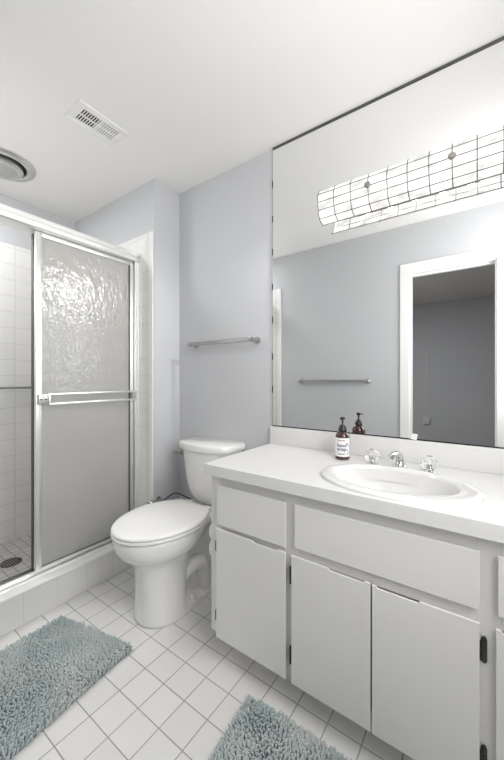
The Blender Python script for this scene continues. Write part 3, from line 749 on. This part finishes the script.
def smooth_path(P, n=6):
    out = []
    for i in range(len(P)-1):
        p0, p1, p2, p3 = P[max(0, i-1)], P[i], P[i+1], P[min(len(P)-1, i+2)]
        for k in range(n):
            u = k/n; out.append(0.5*((2*p1)+(p2-p0)*u+(2*p0-5*p1+4*p2-p3)*u*u+(3*p1-p0-3*p2+p3)*u**3))
    return out+[P[-1]]
tube(bm, smooth_path(P), 0.0045, 10); obj('supply_hose', bm, 'hose', t)

# ================================================================ BATH MATS
def bath_mat(label, cs, nu, nv, ln, rad):
    A, B, Cc, D = [Vector(c) for c in cs]
    cen = (A+B+Cc+D)/4
    t = thing('bath_mat', label, 'bath mat', (cen.x, cen.y, 0), 'bath mats')
    def at(u, v): return (A*(1-u)+B*u)*(1-v)+(D*(1-u)+Cc*u)*v
    bm = bmesh.new(); prism_xy(bm, [at(0.012, 0.012)[:2], at(0.988, 0.012)[:2], at(0.988, 0.988)[:2], at(0.012, 0.988)[:2]][::-1], 0.0005, 0.008)
    obj('backing', bm, 'matback', t)
    verts = []; faces = []; rnd = random.Random(hash(label) % 1000 if False else len(label))
    for i in range(nu):
        for j in range(nv):
            u = (i+0.5+rnd.uniform(-.42, .42))/nu; v = (j+0.5+rnd.uniform(-.42, .42))/nv
            e = min(u, 1-u, v, 1-v)
            p = at(u, v); a = rnd.uniform(0, 2*PI)
            out = Vector((0, 0))
            if u < 0.04: out = (at(0, v)-at(1, v)).normalized()
            elif u > 0.96: out = (at(1, v)-at(0, v)).normalized()
            elif v < 0.05: out = (at(u, 0)-at(u, 1)).normalized()
            elif v > 0.95: out = (at(u, 1)-at(u, 0)).normalized()
            # neighbouring tufts lean the same way in patches, like pile that was walked on
            la_ = 2.4*math.sin(9*p.x+2.3)+2.0*math.cos(11*p.y-1.0)+rnd.uniform(-1.3, 1.3)
            d = Vector((math.cos(la_), math.sin(la_)))*rnd.uniform(0.25, 0.75) + Vector((out[0], out[1]))*0.6
            L_ = ln*rnd.uniform(0.75, 1.15); r_ = rad*rnd.uniform(0.85, 1.15)
            path = []
            x, y, z = p.x, p.y, 0.006
            tl = [0.1, 0.5, 0.9, 1.1]
            for k in range(4):
                path.append((x, y, z))
                q = tl[k]; hx, hy = d.x*q, d.y*q; nn = math.sqrt(hx*hx+hy*hy+1)
                st = L_/3
                x += hx/nn*st; y += hy/nn*st; z += st/nn
            base = len(verts)
            for k, (px, py, pz) in enumerate(path):
                rr = r_*(0.85, 1.0, 1.05, 0.85)[k]
                for m_ in range(5):
                    aa = a+2*PI*m_/5; verts.append((px+rr*math.cos(aa), py+rr*math.sin(aa), pz))
            verts.append((path[-1][0]+d.x*0.002, path[-1][1]+d.y*0.002, path[-1][2]+r_*0.5))
            for k in range(3):
                for m_ in range(5):
                    faces.append((base+k*5+m_, base+k*5+(m_+1) % 5, base+k*5+5+(m_+1) % 5, base+k*5+5+m_))
            for m_ in range(5): faces.append((base+15+m_, base+15+(m_+1) % 5, base+20))
    me = bpy.data.meshes.new('pile'); me.from_pydata(verts, [], faces); me.materials.append(M['pile'])
    for p in me.polygons: p.use_smooth = True
    o = bpy.data.objects.new('pile', me); C.objects.link(o); o.parent = t; o.matrix_parent_inverse = parent_world(t).inverted(); o['kind'] = 'stuff'
    return t
bath_mat('blue-grey shaggy bath mat on the tiles in front of the shower curb', ((0.006, -0.760), (0.446, -0.664), (0.520, -1.33), (0.012, -1.375)), 58, 86, 0.017, 0.0040)
bath_mat('blue-grey shaggy bath mat on the tiles in front of the vanity', ((0.985, -0.548), (1.62, -0.530), (1.62, -1.03), (1.030, -1.03)), 84, 64, 0.017, 0.0040)

# ================================================================ ADJOINING ROOM DETAIL
t = thing('wall_outlet', 'pale outlet plate with a thin cable on the dark room wall', 'outlet', (0.93, RY, 0.5))
bm = bmesh.new(); box(bm, 0.88, 0.98, RY, RY+0.03, 0.42, 0.54, bev=0.004); obj('plate', bm, 'outletgrey', t)
bm = bmesh.new(); tube(bm, [(0.93, RY+0.004, 0.54), (0.93, RY+0.004, 1.60)], 0.0045, 6); obj('cable', bm, 'roomceil', t)
